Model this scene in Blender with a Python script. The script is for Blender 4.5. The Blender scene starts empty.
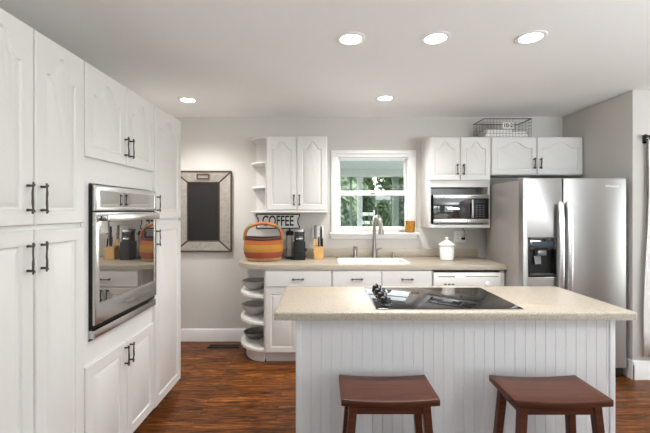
import bpy, bmesh, math, random
from mathutils import Vector, Matrix
from math import pi, sin, cos, radians

random.seed(7)
S = bpy.context.scene
C = S.collection

# ------------------------------------------------------------------ camera
cd = bpy.data.cameras.new('camera')
cam = bpy.data.objects.new('camera', cd)
C.objects.link(cam)
cam.location = (0, 0, 1.416)
cam.rotation_euler = (pi / 2, 0, 0)
cd.sensor_fit = 'HORIZONTAL'
cd.sensor_width = 36
cd.lens = 36 * 370 / 650
cd.shift_x = 3 / 650
cd.shift_y = -5.5 / 650
cd.clip_start = 0.05
cd.clip_end = 200
S.camera = cam

# ------------------------------------------------------------------ world, sun, daylight, exposure
w = bpy.data.worlds.new('sky')
S.world = w
w.use_nodes = True
nt = w.node_tree
bg = nt.nodes['Background']
sk = nt.nodes.new('ShaderNodeTexSky')
sk.sky_type = 'NISHITA'
sk.sun_disc = False
sk.sun_elevation = radians(48)
sk.sun_rotation = radians(30)
hsv = nt.nodes.new('ShaderNodeHueSaturation')
hsv.inputs['Saturation'].default_value = .45
nt.links.new(sk.outputs[0], hsv.inputs['Color'])
nt.links.new(hsv.outputs[0], bg.inputs['Color'])
bg.inputs['Strength'].default_value = 0.62

def lamp(name, kind, loc, rot, energy, color=(1, 1, 1), **kw):
    l = bpy.data.lights.new(name, kind)
    l.energy = energy
    l.color = color
    for k, v in kw.items():
        setattr(l, k, v)
    o = bpy.data.objects.new(name, l)
    o.location = loc
    o.rotation_euler = rot
    C.objects.link(o)
    return o

lamp('sun', 'SUN', (4, -8, 11), (radians(36), radians(14), 0), 2.0, (1, .95, .87), angle=radians(2))
DAY = (.97, .985, 1.0)
# daylight entering the two rear windows and the two windows on the open side of the room
UP = pi / 2 + radians(15)          # tilted up to brighten the ceiling, as light off bright ground outside would
lamp('daylight_rear_window', 'AREA', (.2, -3.1, 1.3), (UP, 0, 0), 8.5, DAY, shape='RECTANGLE', size=2.0, size_y=1.9)
lamp('daylight_rear_window', 'AREA', (2.85, -3.1, 1.3), (UP, 0, 0), 12, DAY, shape='RECTANGLE', size=1.7, size_y=1.9)
lamp('daylight_side_window', 'AREA', (5.1, 1.75, 1.3), (UP, 0, pi / 2), 31, DAY, shape='RECTANGLE', size=1.5, size_y=1.9)
lamp('daylight_side_window', 'AREA', (5.1, -1.9, 1.3), (UP, 0, pi / 2), 16, DAY, shape='RECTANGLE', size=1.4, size_y=1.9)
# unseen fill lamps added behind the camera to brighten the ceiling
lamp('ceiling_fill_lamp', 'AREA', (2.75, -.2, 1.5), (pi - radians(25), radians(0), 0), 84, (.90, .96, 1), shape='RECTANGLE', size=1.5, size_y=.9)
lamp('ceiling_fill_lamp', 'AREA', (-.1, -.2, 1.5), (pi - radians(25), 0, 0), 13, (.90, .96, 1), shape='RECTANGLE', size=.85, size_y=.8)
lamp('daylight_sink_window', 'AREA', (.565, 4.2, 1.6), (-pi / 2, 0, 0), 5, (.9, .97, 1), shape='RECTANGLE', size=.72, size_y=.7)
vs = S.view_settings
vs.view_transform = 'Standard'
vs.look = 'None'
vs.gamma = 1
vs.use_curve_mapping = False
vs.exposure = 0.38
S.cycles.use_denoising = True
S.cycles.max_bounces = 12
S.cycles.diffuse_bounces = 8
S.cycles.caustics_reflective = False
S.cycles.caustics_refractive = False

# ------------------------------------------------------------------ materials
def mat(name, col, rough=.5, metal=0, bump=0, bscale=200, var=0, vscale=30, spec=.5, coat=0, trans=0, alpha=1):
    m = bpy.data.materials.new(name)
    m.use_nodes = True
    n, l = m.node_tree.nodes, m.node_tree.links
    b = n['Principled BSDF']
    b.inputs['Base Color'].default_value = (*col, 1)
    b.inputs['Roughness'].default_value = rough
    b.inputs['Metallic'].default_value = metal
    b.inputs['Specular IOR Level'].default_value = spec
    b.inputs['Coat Weight'].default_value = coat
    b.inputs['Coat Roughness'].default_value = .1
    b.inputs['Transmission Weight'].default_value = trans
    b.inputs['Alpha'].default_value = alpha
    tc = n.new('ShaderNodeTexCoord')
    if var:
        t = n.new('ShaderNodeTexNoise')
        t.inputs['Scale'].default_value = vscale
        t.inputs['Detail'].default_value = 4
        l.new(tc.outputs['Object'], t.inputs['Vector'])
        r = n.new('ShaderNodeMixRGB')
        r.inputs[1].default_value = (*[max(0, c * (1 - var)) for c in col], 1)
        r.inputs[2].default_value = (*[min(1, c * (1 + var)) for c in col], 1)
        l.new(t.outputs['Fac'], r.inputs[0])
        l.new(r.outputs[0], b.inputs['Base Color'])
    if bump:
        t = n.new('ShaderNodeTexNoise')
        t.inputs['Scale'].default_value = bscale
        l.new(tc.outputs['Object'], t.inputs['Vector'])
        bp = n.new('ShaderNodeBump')
        bp.inputs['Strength'].default_value = bump
        bp.inputs['Distance'].default_value = .002
        l.new(t.outputs['Fac'], bp.inputs['Height'])
        l.new(bp.outputs[0], b.inputs['Normal'])
    return m

def bands(name, axis, stops, rough=.6, bump=0, lo=0, hi=1, wscale=0, wstr=.3):
    """colours in fixed bands along an object axis (dyed stripes)"""
    m = mat(name, stops[0][1], rough)
    n, l = m.node_tree.nodes, m.node_tree.links
    b = n['Principled BSDF']
    tc = n.new('ShaderNodeTexCoord')
    sp = n.new('ShaderNodeSeparateXYZ')
    l.new(tc.outputs['Object'], sp.inputs[0])
    mr = n.new('ShaderNodeMapRange')
    mr.inputs[1].default_value = lo
    mr.inputs[2].default_value = hi
    l.new(sp.outputs[axis], mr.inputs[0])
    cr = n.new('ShaderNodeValToRGB')
    cr.color_ramp.interpolation = 'CONSTANT'
    el = cr.color_ramp.elements
    el[0].position, el[0].color = stops[0][0], (*stops[0][1], 1)
    el[1].position, el[1].color = stops[1][0], (*stops[1][1], 1)
    for p, c in stops[2:]:
        e = el.new(p)
        e.color = (*c, 1)
    l.new(mr.outputs[0], cr.inputs[0])
    l.new(cr.outputs[0], b.inputs['Base Color'])
    if wscale:
        wv = n.new('ShaderNodeTexWave')
        wv.bands_direction = 'Z'
        wv.inputs['Scale'].default_value = wscale
        wv.inputs['Distortion'].default_value = .8
        l.new(tc.outputs['Object'], wv.inputs['Vector'])
        bp = n.new('ShaderNodeBump')
        bp.inputs['Strength'].default_value = wstr
        bp.inputs['Distance'].default_value = .004
        l.new(wv.outputs['Fac'], bp.inputs['Height'])
        l.new(bp.outputs[0], b.inputs['Normal'])
    return m

def wood_floor():
    m = mat('hardwood_floor', (.2, .08, .03), .38, spec=.25)
    n, l = m.node_tree.nodes, m.node_tree.links
    b = n['Principled BSDF']
    tc = n.new('ShaderNodeTexCoord')
    br = n.new('ShaderNodeTexBrick')
    br.offset = .37
    br.offset_frequency = 2
    br.inputs['Color1'].default_value = (.0, .0, .0, 1)
    br.inputs['Color2'].default_value = (1, 1, 1, 1)
    br.inputs['Mortar'].default_value = (.4, .4, .4, 1)
    br.inputs['Scale'].default_value = 1
    br.inputs['Mortar Size'].default_value = .0012
    br.inputs['Mortar Smooth'].default_value = .1
    br.inputs['Bias'].default_value = 0
    br.inputs['Brick Width'].default_value = .85
    br.inputs['Row Height'].default_value = .083
    l.new(tc.outputs['Object'], br.inputs['Vector'])
    # grain stretched along the boards, shifted per board
    mp = n.new('ShaderNodeMapping')
    mp.inputs['Scale'].default_value = (1.9, 18, 1)
    l.new(tc.outputs['Object'], mp.inputs[0])
    ad = n.new('ShaderNodeVectorMath')
    ad.operation = 'MULTIPLY_ADD'
    ad.inputs[1].default_value = (7.3, 3.1, 5.7)
    l.new(br.outputs['Color'], ad.inputs[0])
    l.new(mp.outputs[0], ad.inputs[2])
    g = n.new('ShaderNodeTexNoise')
    g.inputs['Scale'].default_value = 2.2
    g.inputs['Detail'].default_value = 8
    g.inputs['Roughness'].default_value = .68
    g.inputs['Distortion'].default_value = 1.3
    l.new(ad.outputs[0], g.inputs['Vector'])
    cr = n.new('ShaderNodeValToRGB')
    el = cr.color_ramp.elements
    el[0].position, el[0].color = .36, (.020, .007, .002, 1)
    el[1].position, el[1].color = .68, (.36, .135, .028, 1)
    e = el.new(.46)
    e.color = (.09, .027, .004, 1)
    e = el.new(.56)
    e.color = (.185, .057, .010, 1)
    l.new(g.outputs['Fac'], cr.inputs[0])
    hs = n.new('ShaderNodeHueSaturation')
    mr = n.new('ShaderNodeMapRange')
    mr.inputs[3].default_value = .75
    mr.inputs[4].default_value = 1.25
    sp = n.new('ShaderNodeSeparateXYZ')
    l.new(br.outputs['Color'], sp.inputs[0])
    l.new(sp.outputs[0], mr.inputs[0])
    l.new(mr.outputs[0], hs.inputs['Value'])
    l.new(cr.outputs[0], hs.inputs['Color'])
    mx = n.new('ShaderNodeMixRGB')
    mx.inputs[2].default_value = (.02, .008, .004, 1)
    l.new(br.outputs['Fac'], mx.inputs[0])
    l.new(hs.outputs[0], mx.inputs[1])
    l.new(mx.outputs[0], b.inputs['Base Color'])
    bp = n.new('ShaderNodeBump')
    bp.inputs['Strength'].default_value = .15
    bp.inputs['Distance'].default_value = .003
    l.new(g.outputs['Fac'], bp.inputs['Height'])
    l.new(bp.outputs[0], b.inputs['Normal'])
    return m

def stool_wood():
    m = mat('cherry_wood', (.08, .03, .018), .36, spec=.3)
    n, l = m.node_tree.nodes, m.node_tree.links
    b = n['Principled BSDF']
    tc = n.new('ShaderNodeTexCoord')
    mp = n.new('ShaderNodeMapping')
    mp.inputs['Scale'].default_value = (3, 60, 60)
    l.new(tc.outputs['Object'], mp.inputs[0])
    g = n.new('ShaderNodeTexNoise')
    g.inputs['Scale'].default_value = 1.5
    g.inputs['Detail'].default_value = 5
    l.new(mp.outputs[0], g.inputs['Vector'])
    cr = n.new('ShaderNodeValToRGB')
    el = cr.color_ramp.elements
    el[0].position, el[0].color = .3, (.050, .0150, .008, 1)
    el[1].position, el[1].color = .7, (.105, .034, .017, 1)
    l.new(g.outputs['Fac'], cr.inputs[0])
    l.new(cr.outputs[0], b.inputs['Base Color'])
    return m

def speckle(name, c1, c2, rough=.35):
    m = mat(name, c1, rough)
    n, l = m.node_tree.nodes, m.node_tree.links
    b = n['Principled BSDF']
    tc = n.new('ShaderNodeTexCoord')
    t = n.new('ShaderNodeTexNoise')
    t.inputs['Scale'].default_value = 130
    t.inputs['Detail'].default_value = 3
    t.inputs['Roughness'].default_value = .7
    l.new(tc.outputs['Object'], t.inputs['Vector'])
    cr = n.new('ShaderNodeValToRGB')
    cr.color_ramp.elements[0].position = .36
    cr.color_ramp.elements[0].color = (*c2, 1)
    cr.color_ramp.elements[1].position = .52
    cr.color_ramp.elements[1].color = (*c1, 1)
    l.new(t.outputs['Fac'], cr.inputs[0])
    l.new(cr.outputs[0], b.inputs['Base Color'])
    return m

def steel(name, col=(.60, .60, .61), rough=.3, axis=2, amp=.12, aniso=0):
    m = mat(name, col, rough, 1)
    n, l = m.node_tree.nodes, m.node_tree.links
    b = n['Principled BSDF']
    tc = n.new('ShaderNodeTexCoord')
    mp = n.new('ShaderNodeMapping')
    if aniso:
        tg = n.new('ShaderNodeTangent')
        tg.direction_type = 'RADIAL'
        tg.axis = 'Z'
        l.new(tg.outputs[0], b.inputs['Tangent'])
        b.inputs['Anisotropic'].default_value = aniso
        b.inputs['Anisotropic Rotation'].default_value = .25
    sc = [260, 260, 260]
    sc[axis] = 2
    mp.inputs['Scale'].default_value = sc
    l.new(tc.outputs['Object'], mp.inputs[0])
    t = n.new('ShaderNodeTexNoise')
    t.inputs['Scale'].default_value = 1
    t.inputs['Detail'].default_value = 3
    l.new(mp.outputs[0], t.inputs['Vector'])
    bp = n.new('ShaderNodeBump')
    bp.inputs['Strength'].default_value = amp
    bp.inputs['Distance'].default_value = .001
    l.new(t.outputs['Fac'], bp.inputs['Height'])
    l.new(bp.outputs[0], b.inputs['Normal'])
    return m

def glass(name, tint=(.97, .98, .98)):
    """thin pane: mostly clear with a faint mirror"""
    m = bpy.data.materials.new(name)
    m.use_nodes = True
    n, l = m.node_tree.nodes, m.node_tree.links
    n.remove(n['Principled BSDF'])
    out = n['Material Output']
    tr = n.new('ShaderNodeBsdfTransparent')
    tr.inputs[0].default_value = (*tint, 1)
    gl = n.new('ShaderNodeBsdfGlossy')
    gl.inputs['Roughness'].default_value = .02
    fr = n.new('ShaderNodeFresnel')
    fr.inputs[0].default_value = 1.35
    mx = n.new('ShaderNodeMixShader')
    l.new(fr.outputs[0], mx.inputs[0])
    l.new(tr.outputs[0], mx.inputs[1])
    l.new(gl.outputs[0], mx.inputs[2])
    l.new(mx.outputs[0], out.inputs['Surface'])
    return m

def emit(name, col, st):
    m = mat(name, col)
    b = m.node_tree.nodes['Principled BSDF']
    b.inputs['Emission Color'].default_value = (*col, 1)
    b.inputs['Emission Strength'].default_value = st
    return m

M = dict(
    cab=mat('painted_cabinet_white', (.70, .69, .67), .38, var=.015, vscale=6),
    shelf=mat('painted_shelf_white', (.70, .69, .67), .4),
    island=mat('painted_beadboard_white', (.70, .70, .70), .45, var=.01, vscale=8),
    wall=mat('warm_grey_wall_paint', (.60, .578, .548), .85, bump=.12, bscale=350, var=.02, vscale=2),
    endwall=mat('warm_grey_wall_paint_end', (.57, .555, .535), .85, bump=.12, bscale=350),
    ceil=mat('ceiling_paint', (.87, .87, .87), .9, bump=.15, bscale=300),
    trim=mat('trim_white', (.82, .815, .80), .4),
    floor=wood_floor(),
    counter=speckle('beige_speckled_counter', (.42, .37, .30), (.27, .225, .165)),
    stool=stool_wood(),
    pull=mat('pewter_twig_pull', (.085, .075, .065), .38, .9, bump=.5, bscale=150),
    steel=steel('brushed_stainless', (.40, .39, .375), .33, 0, .10, .75),
    steelh=steel('brushed_stainless_horizontal', (.62, .61, .60), .26, 1, .06),
    chrome=mat('polished_chrome', (.72, .72, .72), .12, 1),
    nickel_bright=mat('satin_handle_metal', (.66, .66, .665), .22, 1),
    nickel=mat('brushed_nickel', (.36, .335, .31), .28, 1),
    brass=mat('aged_brass', (.42, .30, .15), .35, 1),
    fridge_side=mat('grey_fridge_side', (.34, .315, .30), .28, .35, bump=.2, bscale=500),
    black=mat('black_plastic', (.008, .008, .008), .38, spec=.3),
    gap=mat('shadow_gap_black', (.02, .02, .02), .8),
    bglass=mat('black_mirror_glass', (.012, .012, .014), .03, spec=.9, coat=1),
    ovenglass=mat('oven_mirror_glass', (.44, .42, .40), .0, .95),
    cook=mat('cooktop_glass', (.008, .008, .009), .03, spec=.45),
    mwglass=mat('microwave_mirror_glass', (.17, .175, .18), .03, .9),
    ring=mat('burner_ring_grey', (.09, .09, .09), .2),
    chute=mat('dispenser_grey', (.16, .16, .165), .25, .3),
    button=mat('button_grey', (.45, .45, .46), .5),
    print_=mat('control_print_grey', (.07, .075, .08), .5),
    screen=emit('display_blue', (.015, .03, .04), .03),
    dw=mat('dishwasher_white', (.80, .79, .76), .3),
    white=mat('white_porcelain', (.86, .85, .83), .12, coat=.5),
    sink=mat('white_sink', (.85, .84, .82), .2),
    cloth=mat('white_folded_cloth', (.85, .84, .82), .9, bump=.4, bscale=120),
    wire=mat('grey_wire', (.16, .15, .135), .5, .6),
    plate=mat('aged_white_plate', (.72, .70, .64), .5, var=.15, vscale=40),
    ink=mat('black_lettering', (.02, .02, .02), .6),
    signwhite=mat('enamel_sign_white', (.78, .775, .75), .4, var=.06, vscale=25),
    galv=mat('galvanised_metal', (.40, .375, .34), .45, .55, var=.35, vscale=28, bump=.4, bscale=60),
    rust=mat('rusty_edge', (.095, .055, .032), .65, .3, var=.4, vscale=60),
    chalk=mat('chalkboard_black', (.020, .017, .017), .5, spec=.25, var=.25, vscale=7),
    bowl=mat('grey_stoneware', (.40, .39, .375), .45, var=.15, vscale=30),
    wireb=mat('dull_pewter', (.24, .235, .23), .4, .6, var=.3, vscale=50),
    bamboo=mat('bamboo_block', (.62, .37, .13), .45, var=.15, vscale=20),
    clear=glass('clear_glass'),
    frosted=mat('jar_glass', (.62, .60, .58), .08, alpha=.35),
    smoke=mat('smoked_hopper', (.018, .015, .013), .12, spec=.5),
    amber=mat('amber_glass', (.48, .22, .025), .15, .35, var=.6, vscale=45),
    stone=mat('grey_pebble_dish', (.32, .31, .30), .5, var=.3, vscale=60),
    socket=mat('outlet_white', (.80, .79, .76), .4),
    vent=mat('dark_bronze_register', (.03, .022, .016), .5, .4),
    curtain=mat('white_curtain', (.80, .79, .77), .9, bump=.2, bscale=400),
    lens=emit('lamp_lens', (1, .96, .9), 14),
    handlewrap=bands('wrapped_handle', 0, [(0, (.30, .13, .04)), (.1, (.22, .19, .06)), (.2, (.52, .17, .05)), (.42, (.45, .14, .05)), (.62, (.55, .19, .05)), (.80, (.20, .18, .06)), (.9, (.34, .12, .04))], .55, lo=-.2, hi=.2),
    basket=bands('woven_stripes', 2, [(0, (.34, .13, .04)), (.13, (.32, .06, .026)), (.32, (.32, .055, .028)), (.40, (.45, .205, .024)), (.55, (.47, .23, .026)), (.70, (.42, .11, .024)), (.88, (.085, .032, .022))], .75, lo=0, hi=.235, wscale=42, wstr=.8),
    straw=mat('straw', (.62, .42, .18), .8),
    # outdoors
    pceil=mat('porch_ceiling_blue', (.56, .58, .575), .8),
    pwhite=mat('porch_white', (.72, .73, .70), .6),
    pgreen=mat('porch_post_green', (.20, .25, .19), .7),
    grass=mat('lawn', (.10, .17, .05), .9, var=.5, vscale=3),
    leafd=mat('dark_leaves', (.045, .085, .035), .6, var=.5, vscale=4),
    leafm=mat('mid_leaves', (.12, .19, .075), .6, var=.5, vscale=4),
    leafl=mat('pale_leaves', (.24, .31, .17), .6, var=.4, vscale=6),
    bark=mat('bark', (.13, .10, .08), .9, var=.4, vscale=10, bump=.6, bscale=20),
    siding=mat('white_siding', (.50, .51, .50), .7),
    roofing=mat('grey_roof', (.22, .22, .22), .8),
    dark=mat('dark_window', (.03, .04, .045), .1),
)

# ------------------------------------------------------------------ mesh helpers
class MB:
    def __init__(self):
        self.bm = bmesh.new()

    def box(self, x0, x1, y0, y1, z0, z1, bev=0, seg=2):
        r = bmesh.ops.create_cube(self.bm, size=1)
        vs = r['verts']
        for v in vs:
            v.co = Vector(((x0 + x1) / 2 + v.co.x * (x1 - x0), (y0 + y1) / 2 + v.co.y * (y1 - y0), (z0 + z1) / 2 + v.co.z * (z1 - z0)))
        if bev:
            es = list({e for v in vs for e in v.link_edges})
            bmesh.ops.bevel(self.bm, geom=es, offset=bev, segments=seg, profile=.5, affect='EDGES', clamp_overlap=True)
        return self

    def hexa(self, p):
        """8 corners: bottom loop 0-3, top loop 4-7"""
        v = [self.bm.verts.new(q) for q in p]
        for f in ((3, 2, 1, 0), (4, 5, 6, 7), (0, 1, 5, 4), (1, 2, 6, 5), (2, 3, 7, 6), (3, 0, 4, 7)):
            self.bm.faces.new([v[i] for i in f])
        return self

    def tube(self, pts, rad, seg=10, closed=False, flat=(1, 1)):
        pts = [Vector(p) for p in pts]
        n = len(pts)
        rads = rad if isinstance(rad, (list, tuple)) else [rad] * n
        rings = []
        up = None
        for i, p in enumerate(pts):
            if closed:
                t = pts[(i + 1) % n] - pts[i - 1]
            else:
                t = pts[min(i + 1, n - 1)] - pts[max(i - 1, 0)]
            t.normalize()
            if up is None:
                up = Vector((0, 0, 1)) if abs(t.z) < .9 else Vector((1, 0, 0))
            a = t.cross(up)
            if a.length < 1e-5:
                a = t.orthogonal()
            a.normalize()
            b = a.cross(t).normalized()
            up = b
            rings.append([self.bm.verts.new(p + (a * cos(2 * pi * k / seg) * flat[0] + b * sin(2 * pi * k / seg) * flat[1]) * rads[i]) for k in range(seg)])
        m = n if closed else n - 1
        for i in range(m):
            r0, r1 = rings[i], rings[(i + 1) % n]
            for k in range(seg):
                self.bm.faces.new((r0[k], r0[(k + 1) % seg], r1[(k + 1) % seg], r1[k]))
        if not closed:
            self.bm.faces.new(rings[0][::-1])
            self.bm.faces.new(rings[-1])
        return self

    def lathe(self, prof, c=(0, 0, 0), seg=32, sx=1, sy=1, fn=None):
        rings = []
        for r, z in prof:
            ring = []
            for k in range(seg):
                a = 2 * pi * k / seg
                x, y, zz = r * cos(a) * sx, r * sin(a) * sy, z
                if fn:
                    x, y, zz = fn(x, y, zz, a)
                ring.append(self.bm.verts.new((c[0] + x, c[1] + y, c[2] + zz)))
            rings.append(ring)
        for i in range(len(rings) - 1):
            for k in range(seg):
                self.bm.faces.new((rings[i][k], rings[i][(k + 1) % seg], rings[i + 1][(k + 1) % seg], rings[i + 1][k]))
        self.bm.faces.new(rings[0][::-1])
        self.bm.faces.new(rings[-1])
        return self

    def prism(self, outline, z0, z1, bev=0, holes=(), seg=2):
        """outline (CCW, xy) extruded in z, with optional rectangular or free holes"""
        bm = bmesh.new()
        es, outer = [], []
        for loop in (outline, *holes):
            vv = [bm.verts.new((x, y, z0)) for x, y in loop]
            for i in range(len(vv)):
                es.append(bm.edges.new((vv[i], vv[(i + 1) % len(vv)])))
        if holes:
            r = bmesh.ops.triangle_fill(bm, edges=es, use_beauty=True)
            fs = [g for g in r['geom'] if isinstance(g, bmesh.types.BMFace)]
        else:
            fs = [bm.faces.new(bm.verts[:])]
        for f in fs:
            f.normal_update()
            if f.normal.z > 0:
                f.normal_flip()
        r = bmesh.ops.extrude_face_region(bm, geom=fs)
        for v in [g for g in r['geom'] if isinstance(g, bmesh.types.BMVert)]:
            v.co.z = z1
        bmesh.ops.recalc_face_normals(bm, faces=bm.faces)
        if bev:
            ed = [e for e in bm.edges if len(e.link_faces) == 2 and abs(e.verts[0].co.z - e.verts[1].co.z) < 1e-6
                  and e.calc_face_angle(0) > 1 and e.verts[0].co.z > (z0 + z1) / 2]
            bmesh.ops.bevel(bm, geom=ed, offset=bev, segments=seg, profile=.5, affect='EDGES', clamp_overlap=True)
        me = bpy.data.meshes.new('tmp')
        bm.to_mesh(me)
        bm.free()
        self.bm.from_mesh(me)
        bpy.data.meshes.remove(me)
        return self

    def xform(self, mtx):
        bmesh.ops.transform(self.bm, matrix=mtx, verts=self.bm.verts)
        return self

    def build(self, name, material, parent=None, ang=35):
        bmesh.ops.recalc_face_normals(self.bm, faces=self.bm.faces)
        me = bpy.data.meshes.new(name)
        self.bm.to_mesh(me)
        self.bm.free()
        me.polygons.foreach_set('use_smooth', [True] * len(me.polygons))
        me.set_sharp_from_angle(angle=radians(ang))
        me.materials.append(material)
        o = bpy.data.objects.new(name, me)
        C.objects.link(o)
        if parent:
            o.parent = parent
        return o

def tag(o, label, cat, group=None):
    o['label'] = label
    o['category'] = cat
    if group:
        o['group'] = group
    return o

def thing(name, label, cat, loc=(0, 0, 0), rz=0, group=None):
    o = bpy.data.objects.new(name, None)
    o.empty_display_size = .1
    C.objects.link(o)
    o.location = loc
    o.rotation_euler = (0, 0, rz)
    return tag(o, label, cat, group)

def struct(name, mb, material, parent=None):
    o = mb.build(name, material, parent)
    if not parent:
        o['kind'] = 'structure'
    return o

def relabel(o, label):
    o['label'] = label
    return o

def copy_tree(o, parent=None):
    c = o.copy()
    C.objects.link(c)
    if parent:
        c.parent = parent
    for ch in list(o.children):
        copy_tree(ch, c)
    return c

def text_mesh(name, body, size, parent, material, loc, rot=(pi / 2, 0, 0), sx=1, depth=.001, mtx=None, bold=0):
    cu = bpy.data.curves.new('t', 'FONT')
    cu.body = body
    cu.size = size
    cu.align_x = 'CENTER'
    cu.align_y = 'CENTER'
    cu.extrude = depth
    cu.offset = bold
    to = bpy.data.objects.new('t', cu)
    C.objects.link(to)
    dg = bpy.context.evaluated_depsgraph_get()
    me = bpy.data.meshes.new_from_object(to.evaluated_get(dg))
    bpy.data.objects.remove(to)
    me.transform(Matrix.Translation(loc) @ (Matrix.Rotation(rot[2], 4, 'Z') @ Matrix.Rotation(rot[0], 4, 'X')) @ Matrix.Diagonal((sx, 1, 1, 1)))
    me.materials.clear()
    me.materials.append(material)
    o = bpy.data.objects.new(name, me)
    C.objects.link(o)
    o.parent = parent
    return o

# ------------------------------------------------------------------ room shell
YB, XL, XR, YR, H = 4.03, -1.765, 2.62, -3.0, 2.44
YE, XO = 3.12, 5.0
struct('floor', MB().box(XL - .12, XO + .12, YR - .12, YB + .12, -.1, 0), M['floor'])
struct('ceiling', MB().box(XL - .12, XO + .12, YR - .12, YB + .12, H, H + .12), M['ceil'])
# back wall with the sink window opening
WX0, WX1, WZ0, WZ1 = .165, .945, 1.215, 1.995
struct('wall_back', MB().box(XL - .12, WX0, YB, YB + .12, 0, H).box(WX1, XR + .001, YB, YB + .12, 0, H)
       .box(WX0, WX1, YB, YB + .12, 0, WZ0).box(WX0, WX1, YB, YB + .12, WZ1, H), M['wall'])
struct('wall_left', MB().box(XL - .12, XL, YR, YB, 0, H), M['wall'])
# the block of wall that closes the fridge alcove: alcove side and end face
struct('wall_right', MB().box(XR, XO, YE, YB + .12, 0, H, .006), M['wall'])
# rear wall with two tall windows, side wall with one
RW = ((-.8, 1.2), (2.0, 3.7))
rw = MB()
xs = [XL - .12, *[q for p in RW for q in p], XO + .12]
for i in range(0, 6, 2):
    rw.box(xs[i], xs[i + 1], YR - .12, YR, 0, H)
for a, b in RW:
    rw.box(a, b, YR - .12, YR, 0, .3).box(a, b, YR - .12, YR, 2.3, H)
struct('wall_rear', rw, M['wall'])
sw = MB()
SW = ((-2.6, -1.2), (1.0, 2.5))
for a, b in ((YR, -2.6), (-1.2, 1.0), (2.5, YE)):
    sw.box(XO, XO + .12, a, b, 0, H)
for a, b in SW:
    sw.box(XO, XO + .12, a, b, 0, .3).box(XO, XO + .12, a, b, 2.3, H)
struct('wall_side', sw, M['wall'])

def plain_window(name, a, b, z0, z1, rz, loc, rail=1.28):
    root = bpy.data.objects.new(name, None)
    C.objects.link(root)
    root['kind'] = 'structure'
    root.location = loc
    root.rotation_euler = (0, 0, rz)
    f = MB()
    t = .06
    f.box(a, a + t, -.08, 0, z0, z1, .004).box(b - t, b, -.08, 0, z0, z1, .004)
    f.box(a + t, b - t, -.08, 0, z0, z0 + t, .004).box(a + t, b - t, -.08, 0, z1 - t, z1, .004)
    m = (a + b) / 2
    f.box(m - .03, m + .03, -.075, -.005, z0 + t, z1 - t, .004)
    f.box(a + t, b - t, -.07, -.01, rail, rail + .05, .004)
    f.build('window_frame', M['trim'], root)
    MB().box(a + t, b - t, -.045, -.04, z0 + t, z1 - t).build('pane', M['clear'], root)
    return root
plain_window('window_2', -.8, 1.2, .3, 2.3, 0, (0, YR, 0))
plain_window('window_3', 2.0, 3.7, .3, 2.3, 0, (0, YR, 0), 1.85)
plain_window('window_4', -2.6, -1.2, .3, 2.3, pi / 2, (XO + .02, 0, 0))
plain_window('window_5', 1.0, 2.5, .3, 2.3, pi / 2, (XO + .02, 0, 0))

# baseboards
def baseboard(name, x0, y0, x1, y1, h=.135, t=.016):
    """board along a wall, profile with a cap; direction of travel has the room on its left"""
    d = Vector((x1 - x0, y1 - y0, 0))
    L = d.length
    d.normalize()
    nrm = Vector((-d.y, d.x, 0))
    prof = [(0, 0), (t, 0), (t, h - .03), (t * .75, h - .018), (t * .7, h - .008), (t * .3, h), (0, h)]
    m = MB()
    a = [m.bm.verts.new(Vector((x0, y0, 0)) + nrm * p + Vector((0, 0, z))) for p, z in prof]
    b = [m.bm.verts.new(Vector((x1, y1, 0)) + nrm * p + Vector((0, 0, z))) for p, z in prof]
    for i in range(len(prof)):
        j = (i + 1) % len(prof)
        m.bm.faces.new((a[i], a[j], b[j], b[i]))
    m.bm.faces.new(a)
    m.bm.faces.new(b[::-1])
    return struct(name, m, M['trim'])
baseboard('baseboard_back', -.83, YB, XL, YB, .135)
baseboard('baseboard_end', XO, YE, XR - .012, YE, .155, .018)
baseboard('baseboard_right', XR, YE - .018, XR, YB, .155)

# ------------------------------------------------------------------ sink window
win = bpy.data.objects.new('window_1', None)
C.objects.link(win)
win['kind'] = 'structure'
win.location = (0, YB, 0)
c = MB()
cx0, cx1, cz0, cz1 = .10, 1.02, 1.185, 2.075
c.box(cx0, .175, -.022, 0, cz0, 2.0, .004).box(.935, cx1, -.022, 0, cz0, 2.0, .004)
c.box(cx0, cx1, -.026, 0, 2.0, cz1, .004)
c.box(.165, .18, -.004, .1, 1.215, 1.995).box(.93, .945, -.004, .1, 1.215, 1.995).box(.165, .945, -.004, .1, 1.985, 1.995)
c.build('window_frame', M['trim'], win)
MB().box(.15, .97, -.045, -.026, 2.035, 2.062, .004).build('blind_rail', M['trim'], win)
MB().box(.085, 1.045, -.085, .03, 1.165, 1.187, .005).box(.10, 1.03, -.022, 0, 1.115, 1.165, .004).build('sill', M['trim'], win)
def sash(y0, y1, z0, z1, bw, tw, name):
    s = MB()
    s.box(.18, .20, y0, y1, z0, z1, .003).box(.91, .93, y0, y1, z0, z1, .003)
    s.box(.20, .91, y0, y1, z0, z0 + bw, .003).box(.20, .91, y0, y1, z1 - tw, z1, .003)
    o = s.build(name, M['trim'], win)
    MB().box(.20, .91, (y0 + y1) / 2 - .002, (y0 + y1) / 2 + .002, z0 + bw, z1 - tw).build('pane', M['clear'], o)
    return o
sash(.06, .09, 1.585, 1.987, .05, .014, 'upper_sash')
lo = sash(.02, .05, 1.187, 1.64, .06, .05, 'lower_sash')
MB().box(.53, .58, .005, .02, 1.60, 1.615, .003).build('sash_lock', M['nickel'], win)

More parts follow.
